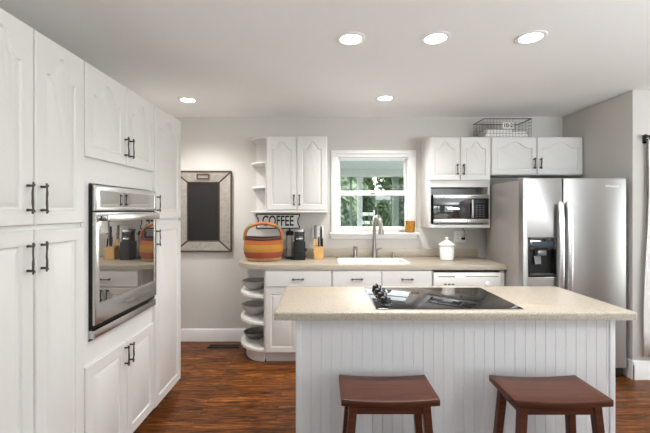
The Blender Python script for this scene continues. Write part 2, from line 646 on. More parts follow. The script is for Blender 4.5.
# ------------------------------------------------------------------ cabinet pieces
def arch_outline(x0, x1, z0, z1, m, rise, n=33, flat=.70):
    a, b, lo_, hi = x0 + m, x1 - m, z0 + m, z1 - m
    pts = [(a, lo_), (b, lo_)]
    for i in range(n):
        t = i / (n - 1)
        u = abs(2 * t - 1)
        if rise:
            v = max(0, 1 - u / flat)
            f = .5 - .5 * cos(pi * min(1, v * 1.14))
            step = .12 if u < flat else 0
            f = step + (1 - step) * f if u < flat else 0
        else:
            f = 1
        pts.append((b + (a - b) * t, hi - rise + rise * f))
    return pts

def add_pull(mb, x, z, L, y=-.02, horiz=False, g=1.0):
    def P(s, o, d):
        return (x + s, y - d, z + o) if horiz else (x + o, y - d, z + s)
    k = 7
    pts, rads = [], []
    for i in range(k):
        t = i / (k - 1) - .5
        pts.append(P(t * (L + .016), random.uniform(-.0022, .0022),   .023 + random.uniform(-.0015, .0015)))
        rads.append(g * random.choice((.0032, .0039, .0046)))
    mb.tube(pts, rads, 8)
    for s in (-1, 1):
        mb.tube([P(s * (L / 2 - .006), 0, 0), P(s * (L / 2 - .006), .001, .025)], [.0055 * g, .0038 * g], 8)
        mb.tube([P(s * (L / 2 - .004), -.010, .020), P(s * (L / 2 - .008), .0, .025), P(s * (L / 2 + .001), .010, .022)], [.0022 * g, .0036 * g, .0024 * g], 8)

def door(parent, x0, x1, z0, z1, rise=0, handle=None, name='door', m=.058, mt='cab', t=.02):
    b = MB()
    bm = b.bm
    n = 33
    def ring(pts, y):
        return [bm.verts.new((px, y, pz)) for px, pz in pts]
    def rect(ins):
        a, c_, l_, h_ = x0 + ins, x1 - ins, z0 + ins, z1 - ins
        return [(a, l_), (c_, l_)] + [(c_ + (a - c_) * i / (n - 1), h_) for i in range(n)]
    R = [ring(rect(0), 0), ring(rect(0), -t + .005), ring(rect(.004), -t)]
    if m:
        A = lambda mm: arch_outline(x0, x1, z0, z1, mm, rise, n)
        R += [ring(A(m), -t), ring(A(m + .004), -t + .0075), ring(A(m + .011), -t + .008), ring(A(m + .032), -t + .0005)]
    for i in range(len(R) - 1):
        for k in range(n + 2):
            j = (k + 1) % (n + 2)
            bm.faces.new((R[i][k], R[i][j], R[i + 1][j], R[i + 1][k]))
    bm.faces.new(R[0][::-1])
    bm.faces.new(R[-1])
    o = b.build(name, M[mt], parent, 22)
    if handle:
        hx, hz, L, hor = handle
        h = MB()
        add_pull(h, hx, hz, L * (1.0 if L > .09 else 1.12), -t, hor, 1.0 if L > .09 else 1.4)
        h.build('handle', M['pull'], o)
    return o

# ---- tall cabinets along the left wall (local x runs away from the camera, front faces the room)
FX = -1.14
def left(name, label, y):
    return thing(name, label, 'cabinet', (FX, y, 0), pi / 2)
D = .61
t1 = left('pantry_cabinet', 'tall white pantry cabinet in the near corner, two columns of doors beside the oven', 1.139)
MB().box(0, .607, 0, D, .09, 2.134, .002).build('carcass', M['cab'], t1)
MB().box(.0, .607, .07, D, 0, .09).build('toe_kick', M['cab'], t1)
for k, (a, b) in enumerate(((.004, .301), (.309, .606))):
    hx = b - .034 if k == 0 else a + .028
    door(t1, a, b, 1.36, 2.127, .09, (hx, 1.466, .105, False))
    door(t1, a, b, .098, 1.342, 0, (hx, 1.235, .105, False))

t2 = left('oven_cabinet', 'tall white cabinet built around the wall oven, arched doors above and square doors below', 1.749)
W2 = .728
cc = MB()
cc.box(0, .02, 0, D, .09, 2.134).box(W2 - .02, W2, 0, D, .09, 2.134).box(.02, W2 - .02, 0, D, 1.553, 2.134).box(.02, W2 - .02, 0, D, .09, .775)
cc.box(.02, W2 - .02, D - .01, D, .775, 1.553).box(.02, .058, 0, .02, .775, 1.553)
cc.build('carcass', M['cab'], t2)
MB().box(0, W2, .07, D, 0, .09).build('toe_kick', M['cab'], t2)
mid = W2 / 2 + .012
door(t2, .006, mid - .003, 1.675, 2.127, .08, (mid - .024, 1.778, .10, False))
door(t2, mid + .003, W2 - .004, 1.675, 2.127, .08, (mid + .032, 1.778, .10, False))
door(t2, .006, mid - .003, .098, .672, 0, (mid - .024, .595, .10, False))
door(t2, mid + .003, W2 - .004, .098, .672, 0, (mid + .032, .595, .10, False))

t3 = left('pantry_cabinet', 'tall narrow white cabinet at the far end of the oven wall, one door over another', 2.479)
MB().box(0, .461, 0, D, .09, 2.134, .002).build('carcass', M['cab'], t3)
MB().box(0, .455, .07, D, 0, .09).build('toe_kick', M['cab'], t3)
door(t3, .006, .457, 1.36, 2.127, .075, (.03, 1.466, .10, False))
door(t3, .006, .457, .09, 1.34, 0, (.03, 1.235, .10, False))

# ---- wall oven
ov = thing('wall_oven', 'stainless built-in wall oven with a mirrored glass door', 'oven', (FX, 1.806, .79), pi / 2)
OW, OH = .668, .755
MB().box(.008, OW - .032, .002, .54, .005, OH - .005).box(.0, OW, -.021, .002, .046, OH, .002).build('body', M['black'], ov)
cpn = MB().prism([(0, .628), (OW, .628), (OW, OH), (0, OH)], .0205, .030, .003, [[(.05, .648), (.05, .726), (OW - .018, .726), (OW - .018, .648)]], 2)
RF = Matrix(((1, 0, 0, 0), (0, 0, -1, 0), (0, 1, 0, 0), (0, 0, 0, 1)))
cpn.xform(RF)
cpn = cpn.build('control_panel', M['steelh'], ov)
MB().box(.048, OW - .016, -.027, -.0205, .646, .728).build('display_glass', M['ovenglass'], cpn)
z0, z1 = .066, .620
dm = MB().prism([(0, z0), (OW, z0), (OW, z1), (0, z1)], .0205, .034, .003, [[(.036, .168), (.036, .600), (OW - .028, .600), (OW - .028, .168)]], 2).xform(RF)
od = dm.build('door', M['steelh'], ov)
MB().box(.034, OW - .026, -.030, -.0205, .166, .602).build('door_glass', M['ovenglass'], od)
hb = MB().box(.045, OW - .05, -.078, -.062, .573, .612, .006, 3)
for q in (.07, OW - .075):
    hb.box(q - .012, q + .012, -.064, -.033, .582, .605, .003)
hb.build('handle', M['steelh'], od)
text_mesh('logo', 'Whirlpool', .022, od, M['button'], (OW / 2, -.0345, .115), depth=.0004)
MB().box(0, OW, -.030, .002, 0, .040, .003).build('vent_strip', M['steelh'], ov)

# ------------------------------------------------------------------ back wall: upper cabinets
u1 = thing('wall_cabinet', 'white two-door wall cabinet between the open corner shelves and the window', 'cabinet', (-.556, 3.72, 1.40))
MB().box(0, .607, 0, .31, .01, .766, .003).build('carcass', M['cab'], u1)
MB().box(-.006, .615, -.028, .31, 0, .016, .004).build('bottom_ledge', M['cab'], u1)
door(u1, .005, .300, .028, .761, .075, (.276, .125, .085, False), m=.05)
door(u1, .307, .602, .028, .761, .075, (.331, .125, .085, False), m=.05)

def round_end(x_in, x_out, y_back, y_front, n=10, straight=.35):
    """shelf outline: square at the cabinet, rounded at the open end (open end towards -x)"""
    ys = y_back - (y_back - y_front) * straight
    pts = [(x_in, y_back), (x_out, y_back)]
    for i in range(n + 1):
        a = pi / 2 * i / n
        pts.append((x_in + (x_out - x_in) * cos(a), ys + (y_front - ys) * sin(a)))
    return pts

u2 = thing('corner_shelf', 'open white end shelves with rounded fronts beside the two-door wall cabinet', 'shelf', (-.558, 4.03, 1.40))
MB().box(-.155, 0, -.012, 0, .0, .766).build('back_panel', M['shelf'], u2)
MB().box(-.012, 0, -.31, -.012, 0.02, .748).build('side_panel', M['shelf'], u2)
for z in (0, .249, .498, .748):
    m = MB().prism(round_end(0, -.195, 0, -.31, straight=.2), z, z + .018, .004)
    m.build('shelf', M['shelf'], u2)

u3 = thing('microwave_cabinet', 'white wall cabinet with two arched doors above an open microwave niche', 'cabinet', (1.075, 3.72, 1.246))
CW, CT = .615, .914
cm = MB()
cm.box(0, .02, 0, .31, 0, CT, .002).box(CW - .02, CW, 0, .31, 0, CT, .002).box(.02, CW - .02, 0, .31, .41, CT)
cm.box(.02, CW - .02, 0, .31, 0, .034, .002).box(.02, CW - .02, .30, .31, .034, .41)
cm.build('carcass', M['cab'], u3)
door(u3, .006, .304, .478, CT - .006, .07, (.276, .585, .085, False), m=.045)
door(u3, .311, .609, .478, CT - .006, .07, (.339, .585, .085, False), m=.045)
for x in (.14, .49):
    MB().tube([(x, -.002, .016), (x, -.006, .016)], .012, 12).build('niche_screw_cap', M['cab'], u3)

u4 = thing('fridge_cabinet', 'wide white two-door cabinet mounted over the refrigerator', 'cabinet', (1.692, 3.72, 1.776))
MB().box(0, .922, 0, .31, 0, .384, .002).build('carcass', M['cab'], u4)
door(u4, .006, .456, .006, .378, .062, (.428, .115, .085, False), m=.045)
door(u4, .463, .916, .006, .378, .062, (.491, .115, .085, False), m=.045)

# microwave
mw = thing('microwave', 'black and stainless microwave oven in the niche under the arched doors', 'microwave', (1.116, 3.722, 1.28))
MW, MH = .552, .300
MB().box(0, MW, 0, .26, .01, MH, .004).build('body', M['black'], mw)
for x in (.05, MW - .05):
    for y in (.03, .23):
        MB().box(x - .012, x + .012, y - .012, y + .012, 0, .012).build('foot', M['black'], mw)
f = MB().box(0, MW, -.022, 0, .012, .058, .003).box(0, MW, -.022, 0, MH - .04, MH, .003)
f.build('trim_strip', M['steelh'], mw)
md = MB().box(.0, .395, -.026, 0, .058, MH - .04, .002).build('door', M['mwglass'], mw)
MB().box(.04, .345, -.0275, -.0255, .085, MH - .062, .0005).build('door_window', M['mwglass'], md)
MB().box(.372, .392, -.052, -.04, .07, MH - .05, .004).box(.376, .388, -.042, -.024, .08, .1).box(.376, .388, -.042, -.024, MH - .085, MH - .065).build('handle', M['steel'], md)
kp = MB().box(.397, MW, -.024, 0, .058, MH - .04, .002).build('control_panel', M['black'], mw)
MB().box(.415, .515, -.0255, -.0235, .215, .243, .0005).build('display', M['screen'], kp)
for r in range(6):
    for q in range(3):
        MB().box(.418 + q * .034, .442 + q * .034, -.0252, -.0235, .075 + r * .022, .088 + r * .022, .0004).build('button', M['print_'], kp)

# ------------------------------------------------------------------ base cabinets
BY = 3.43
def base(name, label, x0, x1):
    t = thing(name, label, 'cabinet', (x0, BY, 0))
    W = x1 - x0
    m = MB()
    m.box(0, .018, 0, .595, .1, .875).box(W - .018, W, 0, .595, .1, .875).box(.018, W - .018, 0, .595, .1, .12)
    m.box(.018, W - .018, .585, .595, .12, .875)
    m.box(.018, W - .018, 0, .018, .69, .71).box(.018, W - .018, 0, .018, .86, .875).box(.018, W - .018, 0, .018, .12, .69)
    m.box(.018, W - .018, .004, .018, .71, .86)
    m.build('carcass', M['cab'], t)
    MB().box(0, W, .06, .595, 0, .1).build('toe_kick', M['cab'], t)
    return t, W
def drawer(t, x0, x1, hx=None):
    door(t, x0, x1, .718, .862, 0, ((x0 + x1) / 2 if hx is None else hx, .788, .085, True), 'drawer', m=0)

b1, W = base('base_cabinet', 'white base cabinet with a drawer over a door, beside the rounded open end shelves', -.528, .088)
drawer(b1, .006, W - .006)
door(b1, .006, W / 2 - .003, .11, .70, 0, (W / 2 - .028, .64, .085, False), m=.05)
door(b1, W / 2 + .003, W - .006, .11, .70, 0, (W / 2 + .028, .64, .085, False), m=.05)
b2, W = base('sink_base_cabinet', 'white base cabinet below the sink with two drawer fronts', .09, 1.018)
drawer(b2, .006, .458)
drawer(b2, .464, W - .006)
door(b2, .006, .458, .11, .70, 0, (.43, .64, .085, False), m=.05)
door(b2, .464, W - .006, .11, .70, 0, (.492, .64, .085, False), m=.05)

e = thing('end_shelf', 'rounded white open shelves holding grey bowls at the end of the lower cabinets', 'shelf', (-.53, 4.028, 0))
MB().box(-.265, 0, -.014, -.002, .03, .872).build('back_panel', M['shelf'], e)
MB().box(-.012, 0, -.585, -.014, .03, .872).build('side_panel', M['shelf'], e)
for z in (.110, .356, .606):
    MB().prism(round_end(-.012, -.288, -.014, -.598, straight=.42), z, z + .026, .006).build('shelf', M['shelf'], e)
MB().prism(round_end(-.012, -.238, -.014, -.55, straight=.42), 0, .110, .003).build('plinth', M['shelf'], e)

dwr = thing('dishwasher', 'white dishwasher with a row of buttons under the counter by the fridge', 'dishwasher', (1.022, BY, 0))
DW = .628
MB().box(.004, DW - .004, .0, .57, .09, .862).build('body', M['dw'], dwr)
MB().box(.02, DW - .02, .05, .57, 0, .09).build('toe_kick', M['black'], dwr)
MB().box(.006, DW - .006, -.022, 0, .10, .70, .006).build('door', M['dw'], dwr)
pn = MB().box(.006, DW - .006, -.03, 0, .705, .848, .005).build('control_panel', M['dw'], dwr)
MB().box(.01, DW - .01, -.004, .0, .848, .8625).build('top_gap', M['gap'], dwr)
for k in range(7):
    MB().box(.05 + k * .022, .066 + k * .022, -.032, -.029, .808, .819, .001).build('button', M['chute'], pn)
MB().box(.30, .60, -.0315, -.0295, .812, .818, .0005).build('vent_line', M['chute'], pn)
MB().lathe([(.022, 0), (.022, .006), (.017, .014), (.0, .01401)], seg=24).xform(Matrix.Translation((.5, -.03, .745)) @ Matrix.Rotation(pi / 2, 4, 'X')).build('dial', M['dw'], pn)
for k in range(3):
    MB().box(.10 + k * .035, .125 + k * .035, -.032, -.029, .735, .748, .001).build('button', M['chute'], pn)
fl = tag(MB().box(0, .04, -.0, .59, 0, .868, .003).build('filler_panel', M['cab']), 'narrow white filler panel standing between the dishwasher and the refrigerator', 'panel')
fl.location = (1.652, BY, 0)

# back countertop with sink cut-out and backsplash
out = [(1.695, YB - .002), (-.845, YB - .002), (-.845, 3.80)]
for i in range(1, 13):
    a = pi / 2 * i / 12
    out.append((-.505 - .34 * cos(a), 3.80 - .40 * sin(a)))
out += [(1.695, 3.40)]
SK = (.17, .82, 3.485, 3.845)
def rrect(x0, x1, y0, y1, r=.04, n=4):
    p = []
    for cx, cy, a0 in ((x1 - r, y1 - r, 0), (x0 + r, y1 - r, pi / 2), (x0 + r, y0 + r, pi), (x1 - r, y0 + r, 3 * pi / 2)):
        for i in range(n + 1):
            a = a0 + pi / 2 * i / n
            p.append((cx + r * cos(a), cy + r * sin(a)))
    return p
ct = tag(MB().prism(out, .876, .92, .01, [rrect(*SK)], 3).build('countertop', M['counter']), 'long beige speckled countertop with a rounded end along the window wall', 'countertop')
tag(MB().box(-.56, 1.69, YB - .022, YB - .002, .9205, 1.008, .004).build('backsplash', M['counter']), 'low beige backsplash strip standing along the wall behind the long countertop', 'backsplash')

sk_ = thing('kitchen_sink', 'white double-bowl sink set into the counter under the window', 'sink', (.495, 3.665, .70))
sm = MB()
hx, hy = .308, .163
sm.box(-hx - .012, -hx, -hy - .012, hy + .012, 0, .2215).box(hx, hx + .012, -hy - .012, hy + .012, 0, .2215)
sm.box(-hx, hx, -hy - .012, -hy, 0, .2215).box(-hx, hx, hy, hy + .012, 0, .2215).box(-hx, hx, -hy, hy, 0, .012)
sm.box(.10, .125, -hy, hy, .012, .205, .004)
sm.build('basin', M['sink'], sk_)
MB().prism(rrect(-.345, .345, -.20, .20, .05, 5), .2205, .2275, .003, [rrect(-hx, hx, -hy, hy, .035, 4)], 2).build('rim', M['sink'], sk_)
for x in (-.12, .22):
    MB().lathe([(.0, .012), (.04, .012), (.04, .016), (.03, .017), (.0, .0171)], (x, 0, 0), 20).build('drain', M['chrome'], sk_)

fa = thing('faucet', 'tall brushed nickel gooseneck faucet behind the sink', 'faucet', (.555, 3.93, .92))
MB().lathe([(.030, 0), (.030, .006), (.025, .015), (.023, .06), (.018, .14), (.0155, .20)], seg=20).build('base', M['nickel'], fa)
pts = [(0, 0, .10), (0, 0, .20), (0, 0, .34)]
for i in range(1, 12):
    a = pi * .97 * i / 11
    pts.append((.021 * (1 - cos(a)), -.085 * (1 - cos(a)), .34 + .10 * sin(a)))
ne = MB().tube(pts, .0165, 12).build('neck', M['nickel'], fa)
ex, ey, ez = pts[-1]
MB().tube([(ex, ey, ez + .004), (ex + .001, ey - .002, ez - .03), (ex + .003, ey - .006, ez - .09)], [.018, .024, .029], 14).build('spray_head', M['nickel'], fa)
MB().tube([(.016, 0, .07), (.03, -.005, .078), (.075, -.03, .11)], [.009, .007, .005], 10).build('lever', M['nickel'], fa)

sd = thing('soap_dispenser', 'nickel soap dispenser pump standing on the counter by the faucet', 'dispenser', (.352, 3.93, .92))
MB().lathe([(.028, 0), (.028, .008), (.021, .02), (.018, .085), (.022, .09), (.022, .115), (.016, .12)], seg=18).build('body', M['nickel'], sd)
MB().tube([(0, 0, .108), (.012, -.03, .112), (.016, -.05, .104)], [.008, .007, .005], 10).build('spout', M['nickel'], sd)
ag = tag(MB().lathe([(.02, 0), (.02, .006), (.016, .012), (.016, .052), (.012, .06)], seg=18).build('air_gap_cap', M['nickel']), 'short nickel cap on the counter between faucet and canister', 'cap')
ag.location = (.755, 3.93, .92)
sdi = tag(MB().lathe([(.03, 0), (.045, .004), (.05, .012), (.047, .012), (.03, .006)], seg=24, sy=.6).build('soap_dish', M['chrome']), 'small shiny metal soap dish on the counter at the sink corner', 'dish')
sdi.location = (.19, 3.94, .92)

# ------------------------------------------------------------------ island
isl = thing('kitchen_island', 'white beadboard kitchen island below the cooktop', 'island', (0, 0, 0))
ix0, ix1, iy0, iy1 = -.135, 1.508, 1.90, 2.45
body = MB()
# hollow carcass: ends, back, floor, and the beaded front
body.box(ix0, ix0 + .02, iy0 + .014, iy1, .0, .872).box(ix1 - .02, ix1, iy0 + .014, iy1, .0, .872)
body.box(ix0 + .02, ix1 - .02, iy1 - .02, iy1, .09, .872).box(ix0 + .02, ix1 - .02, iy0 + .02, iy1 - .02, .09, .11)
body.box(ix0 + .02, ix1 - .02, iy1 - .08, iy1 - .06, .0, .09)
body.build('carcass', M['island'], isl)
bb = MB()
prof = []
x = ix0 + .028
prof.append((x, iy0 + .006))
pitch = .0525
k = 0
while x + pitch < ix1 - .028:
    xe = x + pitch
    prof += [(xe - .005, iy0 + .006), (xe - .0025, iy0 + .0085), (xe, iy0 + .006)]
    x = xe
prof.append((ix1 - .028, iy0 + .006))
v0 = [bb.bm.verts.new((px, py, .09)) for px, py in prof]
v1 = [bb.bm.verts.new((px, py, .872)) for px, py in prof]
for i in range(len(prof) - 1):
    bb.bm.faces.new((v0[i], v0[i + 1], v1[i + 1], v1[i]))
bb.box(ix0 + .02, ix1 - .02, iy0 + .0125, iy0 + .02, .0, .872)
bb.build('beadboard_panel', M['island'], isl)
for a in (ix0, ix1 - .03):
    MB().box(a, a + .03, iy0, iy0 + .02, 0, .872, .003).build('corner_trim', M['island'], isl)
MB().box(ix0 + .03, ix1 - .03, iy0 - .004, iy0 + .008, 0, .09, .003).build('base_trim', M['island'], isl)
# doors on the working side (facing the sink)
for k in range(3):
    a = ix0 + .01 + k * (ix1 - ix0 - .02) / 3
    b = a + (ix1 - ix0 - .02) / 3 - .006
    dmb = MB().box(a, b, iy1, iy1 + .018, .10, .86, .003)
    dob = dmb.build('door', M['cab'], isl)

def rpoly(x0, x1, y0, y1, r, n=4):
    return rrect(x0, x1, y0, y1, r, n)
it = tag(MB().prism(rpoly(-.240, 1.575, 1.84, 2.485, .016), .872, .912, .012, (), 3).build('island_countertop', M['counter']), 'beige speckled slab topping the kitchen island', 'countertop')

ck = thing('cooktop', 'black glass cooktop with four knobs set in the island top', 'cooktop', (.276, 1.89, .912))
MB().prism(rrect(0, .757, 0, .525, .012, 3), 0, .005, .002).build('glass_top', M['cook'], ck)
MB().prism(rrect(-.004, .761, -.004, .529, .014, 3), -.0, .0025).build('rim', M['steel'], ck)
rings = MB()
for (bx, by, br) in ((.26, .38, .10), (.26, .14, .075), (.58, .39, .075), (.57, .15, .105)):
    o = MB()
    for rr in (br, br * .62):
        seg = 48
        i0 = [o.bm.verts.new((bx + rr * cos(2 * pi * q / seg), by + rr * sin(2 * pi * q / seg), .0053)) for q in range(seg)]
        i1 = [o.bm.verts.new((bx + (rr + .003) * cos(2 * pi * q / seg), by + (rr + .003) * sin(2 * pi * q / seg), .0053)) for q in range(seg)]
        for q in range(seg):
            o.bm.faces.new((i0[q], i1[q], i1[(q + 1) % seg], i0[(q + 1) % seg]))
    o.build('burner_ring', M['ring'], ck)
for k in range(4):
    ky = .10 + k * .105
    kx = .066
    kb = MB().lathe([(.033, .005), (.033, .010), (.029, .012), (.027, .036), (.024, .040), (0, .0401)], (kx, ky, 0), 24)
    kb.box(kx - .005, kx + .005, ky - .027, ky + .027, .036, .050, .003)
    kn = kb.build('knob', M['black'], ck)
    MB().box(kx - .0015, kx + .0015, ky + .005, ky + .026, .0495, .0508).build('pointer', M['button'], kn)
    MB().lathe([(.034, .005), (.034, .0072), (.03, .0075)], (kx, ky, 0), 24).build('bezel', M['chrome'], kn)

# ------------------------------------------------------------------ refrigerator
fr = thing('refrigerator', 'stainless side-by-side refrigerator in the alcove', 'refrigerator', (1.695, 3.12, 0))
FW, FH = .875, 1.695
MB().box(.004, FW - .004, .075, .70, .03, FH - .012, .006).build('body', M['fridge_side'], fr)
MB().box(.01, FW - .01, .02, .075, .02, .085, .003).build('base_grille', M['black'], fr)
for x in (.06, FW - .06):
    MB().tube([(x, .05, 0), (x, .05, .03)], .02, 12).build('foot', M['black'], fr)
    MB().tube([(x, .64, 0), (x, .64, .03)], .02, 12).build('foot', M['black'], fr)
split = .335
dx0, dx1, dz0, dz1 = .048, .283, .86, 1.19
fd = MB()
fd.box(.0, dx0, 0, .066, .09, FH, .008, 3).box(dx1, split - .004, 0, .066, .09, FH, .008, 3)
# one continuous front around the dispenser opening
fd = MB()
fd.prism([(0, .09), (split - .004, .09), (split - .004, FH), (0, FH)], -.0, .066, .008, [[(dx0, dz0), (dx0, dz1), (dx1, dz1), (dx1, dz0)]], 3)
fd.xform(Matrix(((1, 0, 0, 0), (0, 0, -1, .066), (0, 1, 0, 0), (0, 0, 0, 1))))
fz = fd.build('freezer_door', M['steel'], fr)
rd = MB().box(split + .004, FW, 0, .066, .09, FH, .008, 3).build('fridge_door', M['steel'], fr)
text_mesh('logo', 'Whirlpool', .027, rd, M['signwhite'], (FW - .125, -.0012, 1.625), depth=.0005, bold=.0008)
MB().box(.008, split - .01, .066, .076, .1, FH - .01).box(split + .01, FW - .008, .066, .076, .1, FH - .01).build('door_seal', M['black'], fr)
for s, a in ((-1, fz), (1, rd)):
    hxp = split + s * .036
    hp = []
    for i in range(13):
        t = i / 12
        z = .62 + t * (1.48 - .62)
        hp.append((hxp, -.028 - .018 * sin(pi * t) ** .5, z))
    h = MB().tube(hp, .022, 14, flat=(.5, 1.1))
    h.box(hxp - .014, hxp + .014, -.03, .001, .605, .65, .004).box(hxp - .014, hxp + .014, -.03, .001, 1.45, 1.495, .004)
    h.build('handle', M['nickel_bright'], a)
ds = MB()
ds.box(dx0, dx1, .05, .06, dz0, dz1).box(dx0, dx0 + .008, -.003, .05, dz0, dz1, .002).box(dx1 - .008, dx1, -.003, .05, dz0, dz1, .002)
ds.box(dx0 + .008, dx1 - .008, -.003, .05, dz0, dz0 + .02, .002)
dsp = ds.build('dispenser', M['black'], fz)
MB().box(dx0 + .008, dx1 - .008, -.004, .05, dz1 - .105, dz1, .003).build('control_panel', M['bglass'], dsp)
MB().box(dx0 + .03, dx1 - .03, -.006, -.0035, dz1 - .085, dz1 - .03, .001).build('display', M['screen'], dsp)
MB().box(.125, .20, .0, .05, dz1 - .150, dz1 - .105, .006).build('ice_chute', M['chute'], dsp)
MB().hexa([(.115, .02, .965), (.165, .02, .965), (.165, .03, .965), (.115, .03, .965), (.11, .035, 1.035), (.17, .035, 1.035), (.17, .045, 1.035), (.11, .045, 1.035)]).build('paddle', M['chute'], dsp)
MB().box(dx0 + .02, dx1 - .02, -.003, .045, dz0 + .02, dz0 + .026, .001).build('drip_tray', M['print_'], dsp)
for x in (.04, FW - .04):
    MB().box(x - .03, x + .03, .03, .11, FH - .002, FH + .006, .002).build('hinge_cover', M['button'], fr)

# ------------------------------------------------------------------ stools
def make_stool(label, loc):
    s = thing('bar_stool', label, 'stool', loc, group=None)
    hw, hd, ht, th = .211, .122, .615, .030
    g = MB()
    nx, ny = 16, 4
    top, bot = {}, {}
    for i in range(nx + 1):
        for j in range(ny + 1):
            x, y = -hw + 2 * hw * i / nx, -hd + 2 * hd * j / ny
            dip = .010 * (1 - (x / hw) ** 2)
            top[i, j] = g.bm.verts.new((x, y, ht - dip))
            bot[i, j] = g.bm.verts.new((x, y, ht - th - dip * .6))
    for i in range(nx):
        for j in range(ny):
            g.bm.faces.new((top[i, j], top[i + 1, j], top[i + 1, j + 1], top[i, j + 1]))
            g.bm.faces.new((bot[i, j], bot[i, j + 1], bot[i + 1, j + 1], bot[i + 1, j]))
    for i in range(nx):
        g.bm.faces.new((top[i, 0], bot[i, 0], bot[i + 1, 0], top[i + 1, 0]))
        g.bm.faces.new((top[i, ny], top[i + 1, ny], bot[i + 1, ny], bot[i, ny]))
    for j in range(ny):
        g.bm.faces.new((top[0, j], top[0, j + 1], bot[0, j + 1], bot[0, j]))
        g.bm.faces.new((top[nx, j], bot[nx, j], bot[nx, j + 1], top[nx, j + 1]))
    bmesh.ops.recalc_face_normals(g.bm, faces=g.bm.faces)
    ed = [e_ for e_ in g.bm.edges if e_.calc_face_angle(0) > .9]
    bmesh.ops.bevel(g.bm, geom=ed, offset=.004, segments=2, profile=.5, affect='EDGES')
    g.build('seat', M['stool'], s)
    zt = ht - th - .004
    lx, ly, sp, r = .158, .085, .045, .0175
    def corner(sx, sy, z):
        k = (1 - z / zt)
        return Vector((sx * (lx + sp * k), sy * (ly + sp * .75 * k), z))
    for sx in (-1, 1):
        for sy in (-1, 1):
            l = MB()
            a, b = corner(sx, sy, 0), corner(sx, sy, zt)
            l.hexa([a + Vector((dx * r * .85, dy * r * .85, 0)) for dx, dy in ((-1, -1), (1, -1), (1, 1), (-1, 1))] +
                   [b + Vector((dx * r, dy * r, 0)) for dx, dy in ((-1, -1), (1, -1), (1, 1), (-1, 1))])
            bmesh.ops.bevel(l.bm, geom=l.bm.edges[:], offset=.002, segments=1, affect='EDGES')
            l.build('leg', M['stool'], s)
    def rail(c1, c2, hgt, z, th_=.011):
        a, b = Vector(c1), Vector(c2)
        d = (b - a).normalized()
        n_ = Vector((-d.y, d.x, 0)) * th_
        p = []
        for zz in (z, z + hgt):
            for q, sg in ((a, 1), (b, 1), (b, -1), (a, -1)):
                v = q + n_ * (-sg)
                p.append(Vector((v.x, v.y, zz)))
        return MB().hexa(p)
    zr = zt - .042
    for sy in (-1, 1):
        rail(corner(-1, sy, zr), corner(1, sy, zr), .045, zr).build('apron', M['stool'], s)
        rail(corner(-1, sy, .17), corner(1, sy, .17), .03, .17).build('stretcher', M['stool'], s)
    for sx in (-1, 1):
        rail(corner(sx, -1, zr), corner(sx, 1, zr), .045, zr).build('apron', M['stool'], s)
        rail(corner(sx, -1, .27), corner(sx, 1, .27), .03, .27).build('stretcher', M['stool'], s)
    return s
st1 = make_stool('dark cherry saddle stool standing in front of the cooktop knobs', (.293, 1.695, 0))
st2 = copy_tree(st1)
st2.location = (1.027, 1.69, 0)
relabel(st2, 'dark cherry saddle stool standing at the island end nearer the refrigerator')

# ------------------------------------------------------------------ recessed ceiling lights
spots = [(.172, 2.20, 'recessed ceiling light in the front row, nearest the oven cabinets'),
         (.672, 2.19, 'recessed ceiling light in the middle of the front row of three'),
         (1.23, 2.18, 'recessed ceiling light in the front row, nearest the refrigerator'),
         (-1.236, 3.41, 'recessed ceiling light above the hanging chalkboard'),
         (.572, 3.35, 'recessed ceiling light in front of the sink window')]
proto = None
for x, y, lab in spots:
    if proto is None:
        proto = thing('recessed_light', lab, 'ceiling light', (x, y, H))
        n = 32
        tr = MB()
        tr.lathe([(.062, -.001), (.064, -.006), (.078, -.008), (.088, -.003), (.088, -.0001), (.062, -.0001)], seg=n)
        bmesh.ops.delete(tr.bm, geom=[f_ for f_ in tr.bm.faces if len(f_.verts) > 4], context='FACES_ONLY')
        tr.build('trim_ring', M['trim'], proto)
        MB().lathe([(.064, -.0005), (.064, -.003), (.05, -.0045), (0, -.005)], seg=n).build('lens', M['lens'], proto)
        o = proto
    else:
        o = copy_tree(proto)
        o.location = (x, y, H)
        relabel(o, lab)
    o['group'] = 'recessed ceiling lights'
    lamp('recessed_lamp', 'SPOT', (x, y, H - .02), (0, 0, 0), 43 if y < 3 else 66, (1, .965, .93), spot_size=radians(140), spot_blend=.8, shadow_soft_size=.06)

# ------------------------------------------------------------------ chalkboard
cb = thing('chalkboard', 'framed chalkboard with galvanised metal border hanging on the grey wall', 'chalkboard', (-1.287, YB, 0))
ox, oz0, oz1 = .305, .98, 1.843
ixh, iz0, iz1 = .173, 1.092, 1.728
MB().box(-ixh - .01, ixh + .01, -.014, -.004, iz0 - .01, iz1 + .01).build('slate', M['chalk'], cb)
def frame_side(p):
    m = MB()
    a = [m.bm.verts.new((x_, -.03 if k < 2 else -.016, z_)) for k, (x_, z_) in enumerate(p)]
    b = [m.bm.verts.new((x_, -.003, z_)) for x_, z_ in p]
    m.bm.faces.new(a)
    m.bm.faces.new(b[::-1])
    for i in range(4):
        m.bm.faces.new((a[i], a[(i + 1) % 4], b[(i + 1) % 4], b[i]))
    return m
O = [(-ox, oz0), (ox, oz0), (ox, oz1), (-ox, oz1)]
I = [(-ixh, iz0), (ixh, iz0), (ixh, iz1), (-ixh, iz1)]
for k in range(4):
    j = (k + 1) % 4
    frame_side([O[k], O[j], I[j], I[k]]).build('frame_side', M['galv'], cb)
ed = MB()
for P_, yy, r_ in ((O, -.028, .010), (I, -.017, .006)):
    for k in range(4):
        a, b = P_[k], P_[(k + 1) % 4]
        ed.tube([(a[0], yy, a[1]), (b[0], yy, b[1])], r_, 8)
